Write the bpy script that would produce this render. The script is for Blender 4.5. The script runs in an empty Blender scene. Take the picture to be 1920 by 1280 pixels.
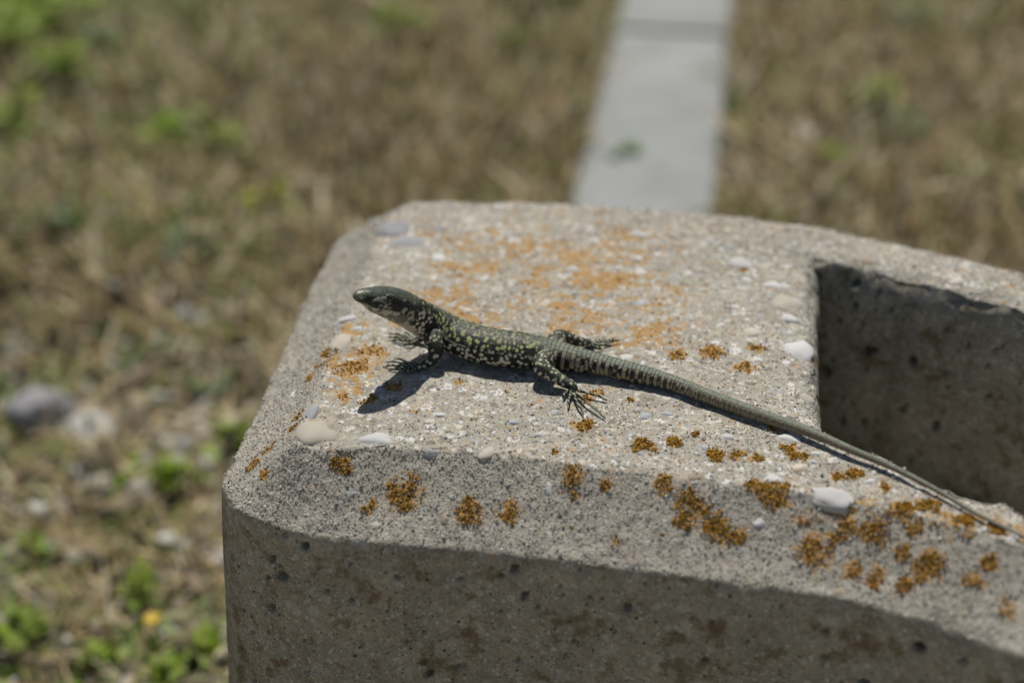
import bpy, bmesh, math, random
import numpy as np
from mathutils import Vector, Matrix

# ------------------------------------------------------------------ camera, sky, sun, exposure
scene = bpy.context.scene
col = scene.collection
R = math.radians
cam_data = bpy.data.cameras.new('camera')
cam = bpy.data.objects.new('camera', cam_data); col.objects.link(cam)
cam.location = (0, 0, 0.451); cam.rotation_euler = (R(90 - 31.2), 0, 0)
cam_data.lens = 60; cam_data.sensor_width = 36; cam_data.sensor_fit = 'HORIZONTAL'
cam_data.clip_start = 0.01; cam_data.clip_end = 500
cam_data.dof.use_dof = True; cam_data.dof.focus_distance = 0.455; cam_data.dof.aperture_fstop = 5.9
scene.camera = cam
SUN_EL, SUN_AZ = 63.0, -4.0            # degrees; azimuth from +Y towards +X
world = bpy.data.worlds.new('World'); scene.world = world; world.use_nodes = True
wn = world.node_tree.nodes; wn.clear()
sky = wn.new('ShaderNodeTexSky'); sky.sky_type = 'NISHITA'; sky.sun_disc = False
sky.sun_elevation = R(SUN_EL); sky.sun_rotation = R(SUN_AZ)
bg = wn.new('ShaderNodeBackground'); bg.inputs['Strength'].default_value = 0.052
wo = wn.new('ShaderNodeOutputWorld')
world.node_tree.links.new(sky.outputs[0], bg.inputs[0]); world.node_tree.links.new(bg.outputs[0], wo.inputs[0])
sun_data = bpy.data.lights.new('sun', 'SUN'); sun_data.energy = 4.0; sun_data.angle = R(0.53); sun_data.color = (1, .955, .88)
sun = bpy.data.objects.new('sun', sun_data); col.objects.link(sun)
sdir = Vector((math.sin(R(SUN_AZ))*math.cos(R(SUN_EL)), math.cos(R(SUN_AZ))*math.cos(R(SUN_EL)), math.sin(R(SUN_EL))))
sun.rotation_euler = sdir.to_track_quat('Z', 'Y').to_euler(); sun.location = (0, 3, 4)
vs = scene.view_settings
vs.view_transform = 'Standard'; vs.look = 'None'; vs.exposure = 0.0; vs.gamma = 1.0; vs.use_curve_mapping = False
scene.cycles.use_denoising = True
scene.cycles.max_bounces = 6
scene.cycles.sample_clamp_indirect = 4

# ------------------------------------------------------------------ helpers
rng = np.random.default_rng(7)
def tag(o, label=None, cat=None, group=None, kind=None):
    if label: o['label'] = label
    if cat: o['category'] = cat
    if group: o['group'] = group
    if kind: o['kind'] = kind
    return o
def mesh_np(name, V, Fq, mat=None, parent=None, smooth=True, attrs=None):
    """V (n,3) metres, Fq list of face-index arrays of one width each -> one mesh object"""
    me = bpy.data.meshes.new(name)
    if not isinstance(Fq, list): Fq = [Fq]
    V = np.asarray(V, dtype=np.float32)
    me.vertices.add(len(V)); me.vertices.foreach_set('co', V.ravel())
    nl = sum(f.size for f in Fq); nf = sum(len(f) for f in Fq)
    me.loops.add(nl); me.polygons.add(nf)
    me.loops.foreach_set('vertex_index', np.concatenate([f.ravel() for f in Fq]).astype(np.int32))
    tot = np.concatenate([np.full(len(f), f.shape[1]) for f in Fq]); st = np.concatenate([[0], np.cumsum(tot)[:-1]])
    me.polygons.foreach_set('loop_start', st.astype(np.int32))
    me.polygons.foreach_set('loop_total', tot.astype(np.int32))
    me.update(calc_edges=True); me.validate()
    if smooth: me.polygons.foreach_set('use_smooth', np.ones(len(me.polygons), dtype=bool))
    for an, arr in (attrs or {}).items():
        if arr.ndim == 1:
            a = me.attributes.new(an, 'FLOAT', 'POINT'); a.data.foreach_set('value', arr.astype(np.float32))
        else:
            a = me.attributes.new(an, 'FLOAT_COLOR', 'POINT')
            if arr.shape[1] == 3: arr = np.c_[arr, np.ones(len(arr))]
            a.data.foreach_set('color', arr.astype(np.float32).ravel())
    if mat: me.materials.append(mat)
    o = bpy.data.objects.new(name, me); col.objects.link(o)
    if parent: o.parent = parent
    return o
def empty(name, loc=(0, 0, 0)):
    o = bpy.data.objects.new(name, None); col.objects.link(o); o.location = loc; o.empty_display_size = .02
    return o
#<<GEO
def _h(ix, iy, iz, s):
    n = (ix.astype(np.int64)*374761393 + iy.astype(np.int64)*668265263 + iz.astype(np.int64)*2147483647 + s*1274126177) & 0x7fffffff
    n = ((n ^ (n >> 13))*1274126177) & 0x7fffffff
    n = ((n ^ (n >> 16))*1911520717) & 0x7fffffff
    return ((n ^ (n >> 15)) & 0xffffff)/float(0xffffff)
def vnoise(p, s=0):
    f = np.floor(p); w = p - f; w = w*w*(3 - 2*w); i = f.astype(np.int64); r = 0
    for dx in (0, 1):
        for dy in (0, 1):
            for dz in (0, 1):
                wt = (w[:, 0] if dx else 1 - w[:, 0])*(w[:, 1] if dy else 1 - w[:, 1])*(w[:, 2] if dz else 1 - w[:, 2])
                r = r + wt*_h(i[:, 0]+dx, i[:, 1]+dy, i[:, 2]+dz, s)
    return r*2 - 1
def fbm(p, octs=4, s=0):
    r = 0; a = 1.; t = 0
    for k in range(octs):
        r = r + a*vnoise(p*(2.03**k) + 17.3*k, s + k); t += a; a *= .5
    return r/t
def worley(p, s=0):
    """F1, F2 distance (cell units) and a random value per cell"""
    i = np.floor(p).astype(np.int64); b = np.full(len(p), 9.); b2 = np.full(len(p), 9.); v = np.zeros(len(p))
    for dx in (-1, 0, 1):
        for dy in (-1, 0, 1):
            for dz in (-1, 0, 1):
                c0, c1, c2 = i[:, 0]+dx, i[:, 1]+dy, i[:, 2]+dz
                d = np.sqrt((c0 + _h(c0, c1, c2, s) - p[:, 0])**2 + (c1 + _h(c0, c1, c2, s+1) - p[:, 1])**2 + (c2 + _h(c0, c1, c2, s+2) - p[:, 2])**2)
                m = d < b
                b2 = np.where(m, b, np.minimum(b2, d)); v = np.where(m, _h(c0, c1, c2, s+3), v); b = np.where(m, d, b)
    return b, b2, v
def sstep(a, b, x):
    t = np.clip((x - a)/(b - a), 0, 1); return t*t*(3 - 2*t)
# ---- the block, in centimetres: stations (flat-top edge, chamfer foot, cavity rim, dense?) going round the ring
ST = [((24, 22.5), (22.7, 21.0), (25.5, 25.0), 0), ((18, 27.6), (16.9, 25.9), (18.5, 29.3), 1),
      ((12.13, 32.06), (11.2, 30.25), (12.48, 33.42), 1), ((9.64, 33.45), (8.95, 31.55), (10.44, 34.86), 1),
      ((7.13, 34.20), (6.65, 32.25), (9.29, 35.91), 1), ((3.21, 35.05), (2.9, 33.05), (8.05, 37.0), 1),
      ((-.8, 35.90), (-1.0, 33.88), (8.12, 37.35), 1), ((-3.6, 36.15), (-3.8, 34.2), (8.25, 38.5), 1),
      ((-5.25, 36.15), (-5.9, 34.75), (8.33, 39.4), 1), ((-5.62, 36.35), (-7.0, 35.45), (8.38, 39.75), 1),
      ((-5.6, 36.9), (-7.58, 36.55), (8.45, 40.1), 1), ((-5.4, 38.6), (-7.38, 38.5), (8.56, 40.9), 1), ((-4.95, 42.0), (-6.95, 42.2), (8.78, 42.5), 1),
      ((-4.25, 48.0), (-6.1, 48.6), (9.1, 44.8), 1), ((-4.05, 49.4), (-5.75, 50.5), (9.16, 45.2), 1),
      ((-3.2, 50.3), (-4.5, 52.1), (9.2, 45.6), 1), ((-1.0, 50.25), (-1.2, 52.3), (9.28, 46.1), 1),
      ((6.5, 49.4), (6.8, 51.4), (9.35, 46.47), 1), ((9.7, 48.5), (10.3, 50.4), (10.45, 45.9), 1),
      ((12.34, 47.17), (13.2, 48.9), (11.93, 45.15), 1), ((15.56, 45.45), (16.6, 47.1), (15.02, 43.32), 1),
      ((24, 39), (25.3, 40.5), (22.5, 37), 0), ((30.3, 31.8), (32.1, 32.6), (28.2, 31), 0), ((29.3, 27), (31.2, 26.3), (27.8, 28.2), 0)]
def block_grid():
    n = len(ST); cur = [np.array([s[k] for s in ST], float) for k in range(3)]
    def tangents(P):
        d = np.linalg.norm(np.roll(P, -1, 0) - P, axis=1); dm = np.roll(d, 1)
        return ((np.roll(P, -1, 0) - P)/d[:, None]*dm[:, None] + (P - np.roll(P, 1, 0))/dm[:, None]*d[:, None])/(d + dm)[:, None], d
    out = [[], [], []]; vis = []
    tg = [tangents(P) for P in cur]
    for i in range(n):
        j = (i + 1) % n; L = max(np.linalg.norm(cur[0][j]-cur[0][i]), np.linalg.norm(cur[1][j]-cur[1][i]))
        dense = ST[i][3] and ST[j][3]
        m = max(3, int(L/(.07 if dense else .45)))
        t = (np.arange(m)/m)[:, None]
        for k in range(3):
            a, b = cur[k][i], cur[k][j]
            if k < 2:
                d = tg[k][1][i]; ta, tb = tg[k][0][i]*d, tg[k][0][j]*d
                out[k].append((2*t**3-3*t**2+1)*a + (t**3-2*t**2+t)*ta + (-2*t**3+3*t**2)*b + (t**3-t**2)*tb)
            else: out[k].append(a*(1-t) + b*t)
        vis.append(np.full(m, float(dense)))
    T, O, I = [np.concatenate(o) for o in out]; vis = np.concatenate(vis)
    for _ in range(16): I = .25*np.roll(I, 1, 0) + .5*I + .25*np.roll(I, -1, 0)
    def outward(P):
        d = np.roll(P, -3, 0) - np.roll(P, 3, 0); nn = np.c_[-d[:, 1], d[:, 0]]; return nn/np.linalg.norm(nn, axis=1)[:, None]
    nO = outward(O); nI = outward(I)
    # the ring runs clockwise: flip so that nO points out of the solid
    c = O.mean(0)
    if np.mean(np.sum((O - c)*nO, 1)) < 0: nO = -nO
    if np.mean(np.sum((I - I.mean(0))*nI, 1)) < 0: nI = -nI
    rows = []; zone = []
    drop = 1.45
    ang = np.linspace(0, 2*np.pi, len(O), endpoint=False)
    q = np.c_[T*.9, np.zeros(len(T))]; wob = .10*fbm(q, 3, 301) + .05*fbm(q*4, 2, 302); wob2 = .07*fbm(np.c_[O*1.4, np.zeros(len(O))], 3, 303)
    T = T + nO*wob[:, None]; O = O + nO*(wob2 + .06)[:, None]
    for z in np.concatenate([np.linspace(-1, 11.0, 10), np.linspace(11.5, 20 - drop, 100)]):
        rows.append(np.c_[O + nO*(.06*(20 - drop - z)), np.full(len(O), z)]); zone.append(0)
    for t in np.linspace(0, 1, 42)[1:]:
        rows.append(np.c_[O*(1-t) + T*t, np.full(len(O), 20 - drop*(1 - t**1.3))]); zone.append(1)
    for t in np.linspace(0, 1, 170)[1:]:
        t2 = t*.985
        rows.append(np.c_[T*(1-t2) + I*t2, np.full(len(O), 20.0)]); zone.append(2)
    wch = (.10 + .13*sstep(43, 45.5, I[:, 1]))*(1 + .5*fbm(np.c_[I*1.2, np.zeros(len(I))], 3, 305)); ich = I - nI*wch[:, None]
    for t in np.linspace(0, 1, 9)[1:]:
        rows.append(np.c_[I*(1-t) + ich*t, 20 - (wch*2.6 + .10)*t**1.2]); zone.append(3)
    zlow = 20 - (wch*2.6 + .10)
    for f in np.concatenate([np.linspace(.012, 1, 85)*.38, [.45, .55, .7, .85, 1]]):
        z = zlow*(1-f) - 1*f
        rows.append(np.c_[ich - nI*(.03*(zlow - z))[:, None], z]); zone.append(3)
    G = np.array(rows)                                     # (v, u, 3)
    for _ in range(5):                                     # round the arrises
        G[1:-1] = .25*G[:-2] + .5*G[1:-1] + .25*G[2:]
    zone = np.repeat(np.array(zone)[:, None], G.shape[1], 1)
    du = np.roll(G, -1, 1) - np.roll(G, 1, 1); dv = np.gradient(G, axis=0)
    N = np.cross(du, dv); N /= np.linalg.norm(N, axis=2)[:, :, None] + 1e-9
    if N[np.argmax(zone[:, 0] == 2) + 40, 10, 2] < 0: N = -N
    return G, N, zone, vis
#GEO>>

class NT:
    """small node-tree writer"""
    def __init__(self, name):
        self.m = bpy.data.materials.new(name); self.m.use_nodes = True
        self.t = self.m.node_tree; self.t.nodes.clear()
        self.out = self.t.nodes.new('ShaderNodeOutputMaterial')
    def n(self, typ, inp=None, **props):
        nd = self.t.nodes.new('ShaderNode' + typ)
        for k, v in props.items(): setattr(nd, k, v)
        for k, v in (inp or {}).items():
            s = nd.inputs[k]
            if isinstance(v, bpy.types.NodeSocket): self.t.links.new(v, s)
            else: s.default_value = v
        return nd
    def math(self, op, a, b=0.0, clamp=False):
        return self.n('Math', {0: a, 1: b}, operation=op, use_clamp=clamp).outputs[0]
    def mix(self, f, a, b, mode='MIX'):
        nd = self.n('Mix', data_type='RGBA', blend_type=mode)
        for s, v in ((nd.inputs[0], f), (nd.inputs[6], a), (nd.inputs[7], b)):
            if isinstance(v, bpy.types.NodeSocket): self.t.links.new(v, s)
            else: s.default_value = v if not isinstance(v, tuple) or len(v) == 4 else (*v, 1)
        return nd.outputs[2]
    def ramp(self, f, stops, interp='LINEAR'):
        nd = self.n('ValToRGB', {0: f}); cr = nd.color_ramp; cr.interpolation = interp
        while len(cr.elements) < len(stops): cr.elements.new(.5)
        for e, (p, c) in zip(cr.elements, stops):
            e.position = p; e.color = (*c, 1) if len(c) == 3 else c
        return nd.outputs[0]
    def smooth(self, f, a, b):
        return self.n('MapRange', {0: f, 1: a, 2: b}, interpolation_type='SMOOTHSTEP').outputs[0]
    def noise(self, co, scale, detail=4, rough=.55):
        return self.n('TexNoise', {'Vector': co, 'Scale': scale, 'Detail': detail, 'Roughness': rough}).outputs[0]
    def coords(self, scale=100.):
        tc = self.n('TexCoord')
        return self.n('VectorMath', {0: tc.outputs['Object'], 3: scale}, operation='SCALE').outputs[0]
    def attr(self, name): return self.n('Attribute', attribute_name=name)
    def finish(self, color, rough=.8, bump=None, spec=.3, **kw):
        b = self.n('BsdfPrincipled', {'Base Color': color, 'Roughness': rough, 'Specular IOR Level': spec, **kw})
        if bump is not None: self.t.links.new(bump, b.inputs['Normal'])
        self.t.links.new(b.outputs[0], self.out.inputs[0]); return self.m

def mat_concrete():
    k = NT('weathered_concrete'); co = k.coords()
    zone = k.attr('zone').outputs['Fac']; lich = k.attr('lichen').outputs['Fac']
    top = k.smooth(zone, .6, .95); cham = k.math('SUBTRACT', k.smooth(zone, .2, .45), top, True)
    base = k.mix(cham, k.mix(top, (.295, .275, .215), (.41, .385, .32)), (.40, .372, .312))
    n1 = k.noise(co, .7, 5); n2 = k.noise(co, 4.0, 5, .65); n3 = k.noise(co, 22., 3, .6)
    base = k.mix(1.0, base, k.ramp(n1, [(.3, (.78, .77, .74)), (.5, (1, 1, 1)), (.72, (1.16, 1.15, 1.12))]), 'MULTIPLY')
    base = k.mix(1.0, base, k.ramp(n2, [(.3, (.74, .73, .72)), (.52, (1, 1, 1)), (.75, (1.2, 1.2, 1.2))]), 'MULTIPLY')
    base = k.mix(1.0, base, k.ramp(n3, [(.3, (.7, .69, .67)), (.55, (1.02, 1.02, 1.02)), (.8, (1.3, 1.3, 1.28))]), 'MULTIPLY')
    # sand and fine aggregate showing through: each cell a grain of its own colour
    for sc, w_top, w_rest, thr in ((2.1, .8, .15, .40), (3.8, .9, .22, .42), (7., .85, .35, .42), (14., .7, .4, .42)):
        vo = k.n('TexVoronoi', {'Vector': k.n('VectorMath', {0: co, 1: k.n('VectorMath', {0: k.n('TexNoise', {'Vector': co, 'Scale': 9.}).outputs[1], 3: .09}, operation='SCALE').outputs[0]}, operation='ADD').outputs[0], 'Scale': sc})
        sep = k.n('SeparateColor', {0: vo.outputs['Color']})
        gc = k.ramp(sep.outputs[0], [(0, (.20, .175, .14)), (.14, (.30, .27, .22)), (.34, (.44, .38, .29)), (.52, (.37, .36, .345)), (.70, (.60, .56, .49)), (.84, (.68, .67, .64)), (.95, (.46, .31, .20))], 'CONSTANT')
        inside = k.smooth(vo.outputs['Distance'], thr + .05, thr - .03)
        pick = k.smooth(sep.outputs[1], .40, .42)
        wt = k.math('ADD', k.math('MULTIPLY', top, w_top - w_rest), w_rest)
        base = k.mix(k.math('MULTIPLY', k.math('MULTIPLY', inside, pick), wt), base, gc)
    # rusty and mossy stains in the smooth cast faces
    st = k.noise(co, 1.1, 4, .7); st2 = k.noise(co, .6, 2)
    wall = k.math('SUBTRACT', 1.0, k.smooth(zone, .05, .4), True)
    sm = k.math('MULTIPLY', k.math('MULTIPLY', k.smooth(st, .53, .64), wall), .7)
    base = k.mix(sm, base, k.ramp(st2, [(.4, (.13, .075, .03)), (.6, (.12, .10, .04))]))
    # sparse dark specks: painted shade of pores too small to model
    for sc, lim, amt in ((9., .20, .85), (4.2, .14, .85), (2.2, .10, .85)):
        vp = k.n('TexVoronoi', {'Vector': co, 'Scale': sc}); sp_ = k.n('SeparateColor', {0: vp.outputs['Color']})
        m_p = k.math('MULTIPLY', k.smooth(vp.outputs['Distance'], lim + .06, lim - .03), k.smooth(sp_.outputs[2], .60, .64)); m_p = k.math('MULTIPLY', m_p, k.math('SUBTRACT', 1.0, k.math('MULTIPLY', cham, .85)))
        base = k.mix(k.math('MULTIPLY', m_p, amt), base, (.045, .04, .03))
    # lichen tint
    ln = k.noise(co, 3.6, 5, .66); ln2 = k.noise(co, 16., 3, .6)
    f = k.math('ADD', lich, k.math('MULTIPLY', k.math('SUBTRACT', ln, .5), 1.5)); f = k.math('ADD', f, k.math('MULTIPLY', k.math('SUBTRACT', ln2, .5), .5))
    lm = k.math('MULTIPLY', k.smooth(f, .40, .52), .80)
    lcol = k.ramp(k.noise(co, 9., 4, .7), [(.3, (.27, .125, .025)), (.44, (.40, .20, .04)), (.56, (.42, .25, .07)), (.68, (.41, .30, .14))])
    base = k.mix(lm, base, lcol)
    hgt = k.math('ADD', k.math('MULTIPLY', n3, .55), k.math('MULTIPLY', k.noise(co, 55., 2, .6), .4))
    vb = k.n('TexVoronoi', {'Vector': co, 'Scale': 16.}).outputs['Distance']
    hgt = k.math('ADD', hgt, k.math('MULTIPLY', vb, -.8))
    strength = k.math('ADD', k.math('MULTIPLY', wall, -.42), .6)
    bp_ = k.n('Bump', {'Height': hgt, 'Strength': strength, 'Distance': .0005})
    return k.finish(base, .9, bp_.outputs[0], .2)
def mat_attr(name, attr='tint', rough=.8, spec=.3, bump_scale=0, bump=.3, dist=.0004, trans=0.0, var=0.0):
    k = NT(name); c = k.attr(attr).outputs['Color']; co = k.coords()
    if var:
        c = k.mix(1.0, c, k.ramp(k.noise(co, var, 4, .6), [(.3, (.7, .7, .7)), (.5, (1, 1, 1)), (.75, (1.25, 1.25, 1.25))]), 'MULTIPLY')
    bn = None
    if bump_scale:
        bn = k.n('Bump', {'Height': k.noise(co, bump_scale, 4, .6), 'Strength': bump, 'Distance': dist}).outputs[0]
    m = k.finish(c, rough, bn, spec)
    if trans:
        tr = k.n('BsdfTranslucent', {'Color': c}); pb = [n for n in k.t.nodes if n.type == 'BSDF_PRINCIPLED'][0]
        mx = k.n('MixShader', {0: trans, 1: pb.outputs[0], 2: tr.outputs[0]}); k.t.links.new(mx.outputs[0], k.out.inputs[0])
    return m
def mat_pebble(name, c1, c2):
    k = NT(name); co = k.coords(); oi = k.n('ObjectInfo')
    v = k.n('VectorMath', {0: co, 1: oi.outputs['Location']}, operation='ADD').outputs[0]
    c = k.ramp(k.noise(v, 3., 5, .65), [(.35, c1), (.7, c2)])
    spots = k.smooth(k.noise(v, 9., 3, .6), .64, .74)
    c = k.mix(k.math('MULTIPLY', spots, .5), c, (.2, .17, .13))
    c = k.mix(.35, c, k.ramp(oi.outputs['Random'], [(0, tuple(x*.6 for x in c1)), (1, tuple(min(.8, x*1.15) for x in c2))]))
    bn = k.n('Bump', {'Height': k.noise(v, 14., 4), 'Strength': .25, 'Distance': .0004})
    return k.finish(c, .65, bn.outputs[0], .3)

# ------------------------------------------------------------------ ground
def block_dist(x, y):
    """rough signed distance (cm) to the block's plan, negative inside"""
    poly = np.array([s[1] for s in ST], float); q = np.roll(poly, -1, 0)
    d = np.full(x.shape, 1e9); ins = np.zeros(x.shape, bool)
    for (ax, ay), (bx, by) in zip(poly, q):
        t = np.clip(((x-ax)*(bx-ax) + (y-ay)*(by-ay))/((bx-ax)**2 + (by-ay)**2), 0, 1)
        d = np.minimum(d, np.hypot(x - ax - t*(bx-ax), y - ay - t*(by-ay)))
        c = ((ay > y) != (by > y)) & (x < (bx-ax)*(y-ay)/(by-ay + 1e-12) + ax); ins ^= c
    return np.where(ins, -d, d)
KD = np.array([3.87, 27.1]); KD = KD/np.linalg.norm(KD); KN = np.array([KD[1], -KD[0]])
K0 = np.array([3.29 + 4.05*KN[0], 87.2 + 4.05*KN[1]])           # a point on the edging's centre line
def kerb_off(x, y): return (x - K0[0])*KN[0] + (y - K0[1])*KN[1]
def ground_z(x, y):
    p = np.c_[x/9., y/9., np.zeros_like(x)]; q = np.c_[x/2.2, y/2.2, np.full_like(x, 5.)]
    z = .9*fbm(p, 3, 3) + .35*fbm(q, 3, 9)
    fade = sstep(0, 3, np.abs(kerb_off(x, y)) - 4.0); fb = sstep(0, 3, block_dist(x, y))
    return z*(.3 + .7*fade)*(.4 + .6*fb) - .15
def axis(lo, hi, step, far):
    c = np.arange(lo, hi + .01, step); g = [c[-1]]; s = step
    while g[-1] < far: s *= 1.35; g.append(g[-1] + s)
    h = [c[0]]; s = step
    while h[-1] > -far: s *= 1.35; h.append(h[-1] - s)
    return np.concatenate([h[::-1][:-1], c, g[1:]])
gx, gy = axis(-50, 50, .8, 8000), axis(40, 140, .8, 8000)
GX, GY = np.meshgrid(gx, gy); Zg = ground_z(GX.ravel(), GY.ravel())
nx_, ny_ = len(gx), len(gy)
ii = (np.arange(ny_-1)[:, None]*nx_ + np.arange(nx_-1)[None]).ravel()
def mat_ground():
    k = NT('dry_soil'); co = k.coords()
    a = k.noise(co, .12, 5, .6); b = k.noise(co, .9, 5, .7); c = k.noise(co, .05, 2)
    base = k.ramp(b, [(.28, (.07, .052, .022)), (.45, (.23, .175, .085)), (.58, (.31, .25, .145)), (.75, (.48, .42, .30))])
    base = k.mix(k.math('MULTIPLY', k.smooth(a, .5, .66), .55), base, (.095, .11, .035))
    base = k.mix(k.math('MULTIPLY', k.smooth(c, .52, .62), .4), base, (.22, .20, .165))
    bn = k.n('Bump', {'Height': b, 'Strength': .8, 'Distance': .004})
    return k.finish(base, .95, bn.outputs[0], .1)
g = mesh_np('ground', np.c_[GX.ravel(), GY.ravel(), Zg]/100, np.c_[ii, ii+1, ii+1+nx_, ii+nx_], mat_ground())
tag(g, kind='structure')

k = NT('pale_paving'); co = k.coords()
m_pave = k.finish(k.ramp(k.noise(co, .5, 5, .6), [(.3, (.36, .325, .26)), (.7, (.46, .42, .34))]), .9, k.n('Bump', {'Height': k.noise(co, 4., 5), 'Strength': .3, 'Distance': .002}).outputs[0], .2)
px_, py_ = np.linspace(-300, 300, 41), np.linspace(-400, 19.5, 43); PX, PY_ = np.meshgrid(px_, py_)
pi0 = (np.arange(42)[:, None]*41 + np.arange(40)[None]).ravel()
pz = np.where(PY_.ravel() > 19.4, -3, 1.2)
tag(mesh_np('pavement', np.c_[PX.ravel(), PY_.ravel(), pz]/100, np.c_[pi0, pi0+1, pi0+42, pi0+41], m_pave, smooth=False), kind='structure')

# ------------------------------------------------------------------ concrete edging behind the block
def mat_edging():
    k = NT('pale_edging_concrete'); co = k.coords()
    n1 = k.noise(co, .25, 4); n2 = k.noise(co, 2.5, 5, .65)
    c = k.ramp(n1, [(.3, (.28, .29, .285)), (.6, (.345, .355, .345)), (.8, (.38, .385, .37))])
    c = k.mix(1.0, c, k.ramp(n2, [(.3, (.85, .85, .84)), (.55, (1, 1, 1)), (.8, (1.1, 1.1, 1.1))]), 'MULTIPLY')
    c = k.mix(k.math('MULTIPLY', k.smooth(k.noise(co, .35, 3, .6), .62, .72), .3), c, (.22, .25, .17))
    bn = k.n('Bump', {'Height': n2, 'Strength': .4, 'Distance': .001})
    return k.finish(c, .9, bn.outputs[0], .2)
m_edge = mat_edging()
def edging(y0, y1, label):
    W, Hh, ch = 4.05, 1.3, .35
    prof = [(-W, -8), (-W, Hh-ch), (-W+.12, Hh-.12), (-W+ch, Hh), (W-ch, Hh), (W-.12, Hh-.12), (W, Hh-ch), (W, -8)]
    t0, t1 = (y0 - K0[1])/KD[1], (y1 - K0[1])/KD[1]
    ts = [t0, t0 + .3] + list(np.linspace(t0 + 2, t1 - 2, 24)) + [t1 - .3, t1]
    V, Fc = [], []
    for i, t in enumerate(ts):
        sh = .12 if i in (0, len(ts)-1) else 0
        for j, (a, z) in enumerate(prof):
            a2 = a*(1 - sh/4); z2 = z - (sh if z > 0 else 0)
            jit = .05*math.sin(t*1.3 + j) + .03*math.sin(t*3.1 + 2*j)
            p = K0 + KD*t + KN*(a2 + jit); V.append((p[0], p[1], z2 + .04*math.sin(t*.7 + j)))
    n = len(prof)
    for i in range(len(ts)-1):
        for j in range(n-1): Fc.append((i*n+j, (i+1)*n+j, (i+1)*n+j+1, i*n+j+1))
    o = mesh_np('edging_stone', np.array(V)/100, [np.array(Fc), np.array([list(range(n))[::-1], [(len(ts)-1)*n + j for j in range(n)]])], m_edge, smooth=False)
    return tag(o, label, 'edging stone', 'concrete edging stones laid end to end')
edging(57, 114.6, 'pale grey concrete edging stone leading away right behind the weathered block')
edging(115.5, 214, 'pale grey concrete edging stone beyond the joint, farther from the weathered block')

# ------------------------------------------------------------------ loose cover on the ground
def scatter(n, x0=-75, x1=75, y0=40, y1=165, seed=1, dens=None, margin=.3):
    r = np.random.default_rng(seed); x = r.uniform(x0, x1, n*3); y = r.uniform(y0, y1, n*3)
    ok = (block_dist(x, y) > margin) & (np.abs(kerb_off(x, y)) > 4.1 + margin) & (np.abs(x) < .52*y + 12)
    if dens is not None: ok &= r.random(n*3) < dens(x, y)
    x, y = x[ok][:n], y[ok][:n]; return x, y, ground_z(x, y), r
def blades(name, x, y, z, r, lmin, lmax, wmin, wmax, lean, pal, mat, kind='stuff', curl=.5):
    n = len(x); L = r.uniform(lmin, lmax, n)*(.7 + .3*sstep(55, 85, y)); W = r.uniform(wmin, wmax, n)*(.65 + .35*sstep(55, 85, y)); az = r.uniform(0, 2*np.pi, n)
    tilt = np.clip(r.normal(lean, .35, n), 0, 1.5); d = np.c_[np.cos(az), np.sin(az)]; s = np.c_[-d[:, 1], d[:, 0]]
    if name == 'grass': pass
    P = []; 
    for k, (f, w) in enumerate(((0, 1), (.5, .85), (1, .12))):
        a = tilt*(1 + curl*f); h = L*f*np.cos(np.minimum(a, 1.5)); o = L*f*np.sin(np.minimum(a, 1.6))
        c = np.c_[x + d[:, 0]*o, y + d[:, 1]*o, z + h + .05]; wd = np.c_[s*(W*w/2)[:, None], np.zeros(n)]
        P += [c - wd, c + wd]
    V = np.stack(P, 1).reshape(-1, 3); b = np.arange(n)[:, None]*6
    Fc = np.concatenate([b + [0, 1, 3, 2], b + [2, 3, 5, 4]])
    ci = r.integers(0, len(pal), n); c = np.array(pal)[ci]*r.uniform(.75, 1.4, n)[:, None]
    o = mesh_np(name, V/100, Fc, mat, attrs={'tint': np.repeat(np.clip(c, 0, .9), 6, 0)}); return o
m_straw = mat_attr('straw_tint', rough=.6, trans=.25); m_leafy = mat_attr('leaf_tint', rough=.5, trans=.35, spec=.25)
def straw_dens(x, y):
    p = np.c_[x/14., y/14., np.zeros_like(x)]
    return np.clip(.30 + .65*np.exp(-((x + 3)/13)**2 - ((y - 92)/26)**2) + .5*fbm(p, 2, 31) - .06*sstep(80, 62, y), .04, 1)
x, y, z, r = scatter(80000, seed=3, dens=straw_dens)
o = blades('dry_grass', x, y, z, r, 1.2, 5.0, .12, .42, .85, [(.48, .375, .22), (.40, .30, .16), (.26, .19, .10), (.32, .295, .13), (.62, .54, .39), (.23, .235, .08), (.09, .07, .04)], m_straw)
tag(o, 'dry brown grass and straw littering the ground behind the block', 'grass', kind='stuff')
GREEN = [(-34, 113, 6), (-31.5, 106, 3), (-32, 101, 2.5), (-19, 97, 3.4), (-8.4, 115.8, 1.8), (24.2, 101.5, 2.6), (5, 122, 2), (-14, 51.5, 2.6), (-19.8, 55, 2), (-15.4, 61.2, 1.2), (-12.6, 64.5, 1), (-26, 86, 2), (19.4, 93.9, 1.4)]
def green_dens(x, y):
    p = np.c_[x/8., y/8., np.zeros_like(x)]
    
    near = np.zeros_like(x)
    for wx, wy, wr in GREEN: near = np.maximum(near, np.exp(-(((x-wx)**2 + (y-wy)**2)/(wr*1.7)**2)))
    return np.clip(1.5*fbm(p, 3, 51) + .2*sstep(-8, -26, x) + .08 + .9*near, 0, 1)
x, y, z, r = scatter(34000, seed=5, dens=green_dens)
o = blades('ground_cover', x, y, z, r, .6, 2.2, .3, .8, .9, [(.22, .28, .07), (.16, .25, .03), (.29, .34, .13), (.22, .38, .03), (.34, .40, .22)], m_leafy)
tag(o, 'low muted green ground cover leaves between straw and gravel', 'ground cover', kind='stuff')
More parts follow.
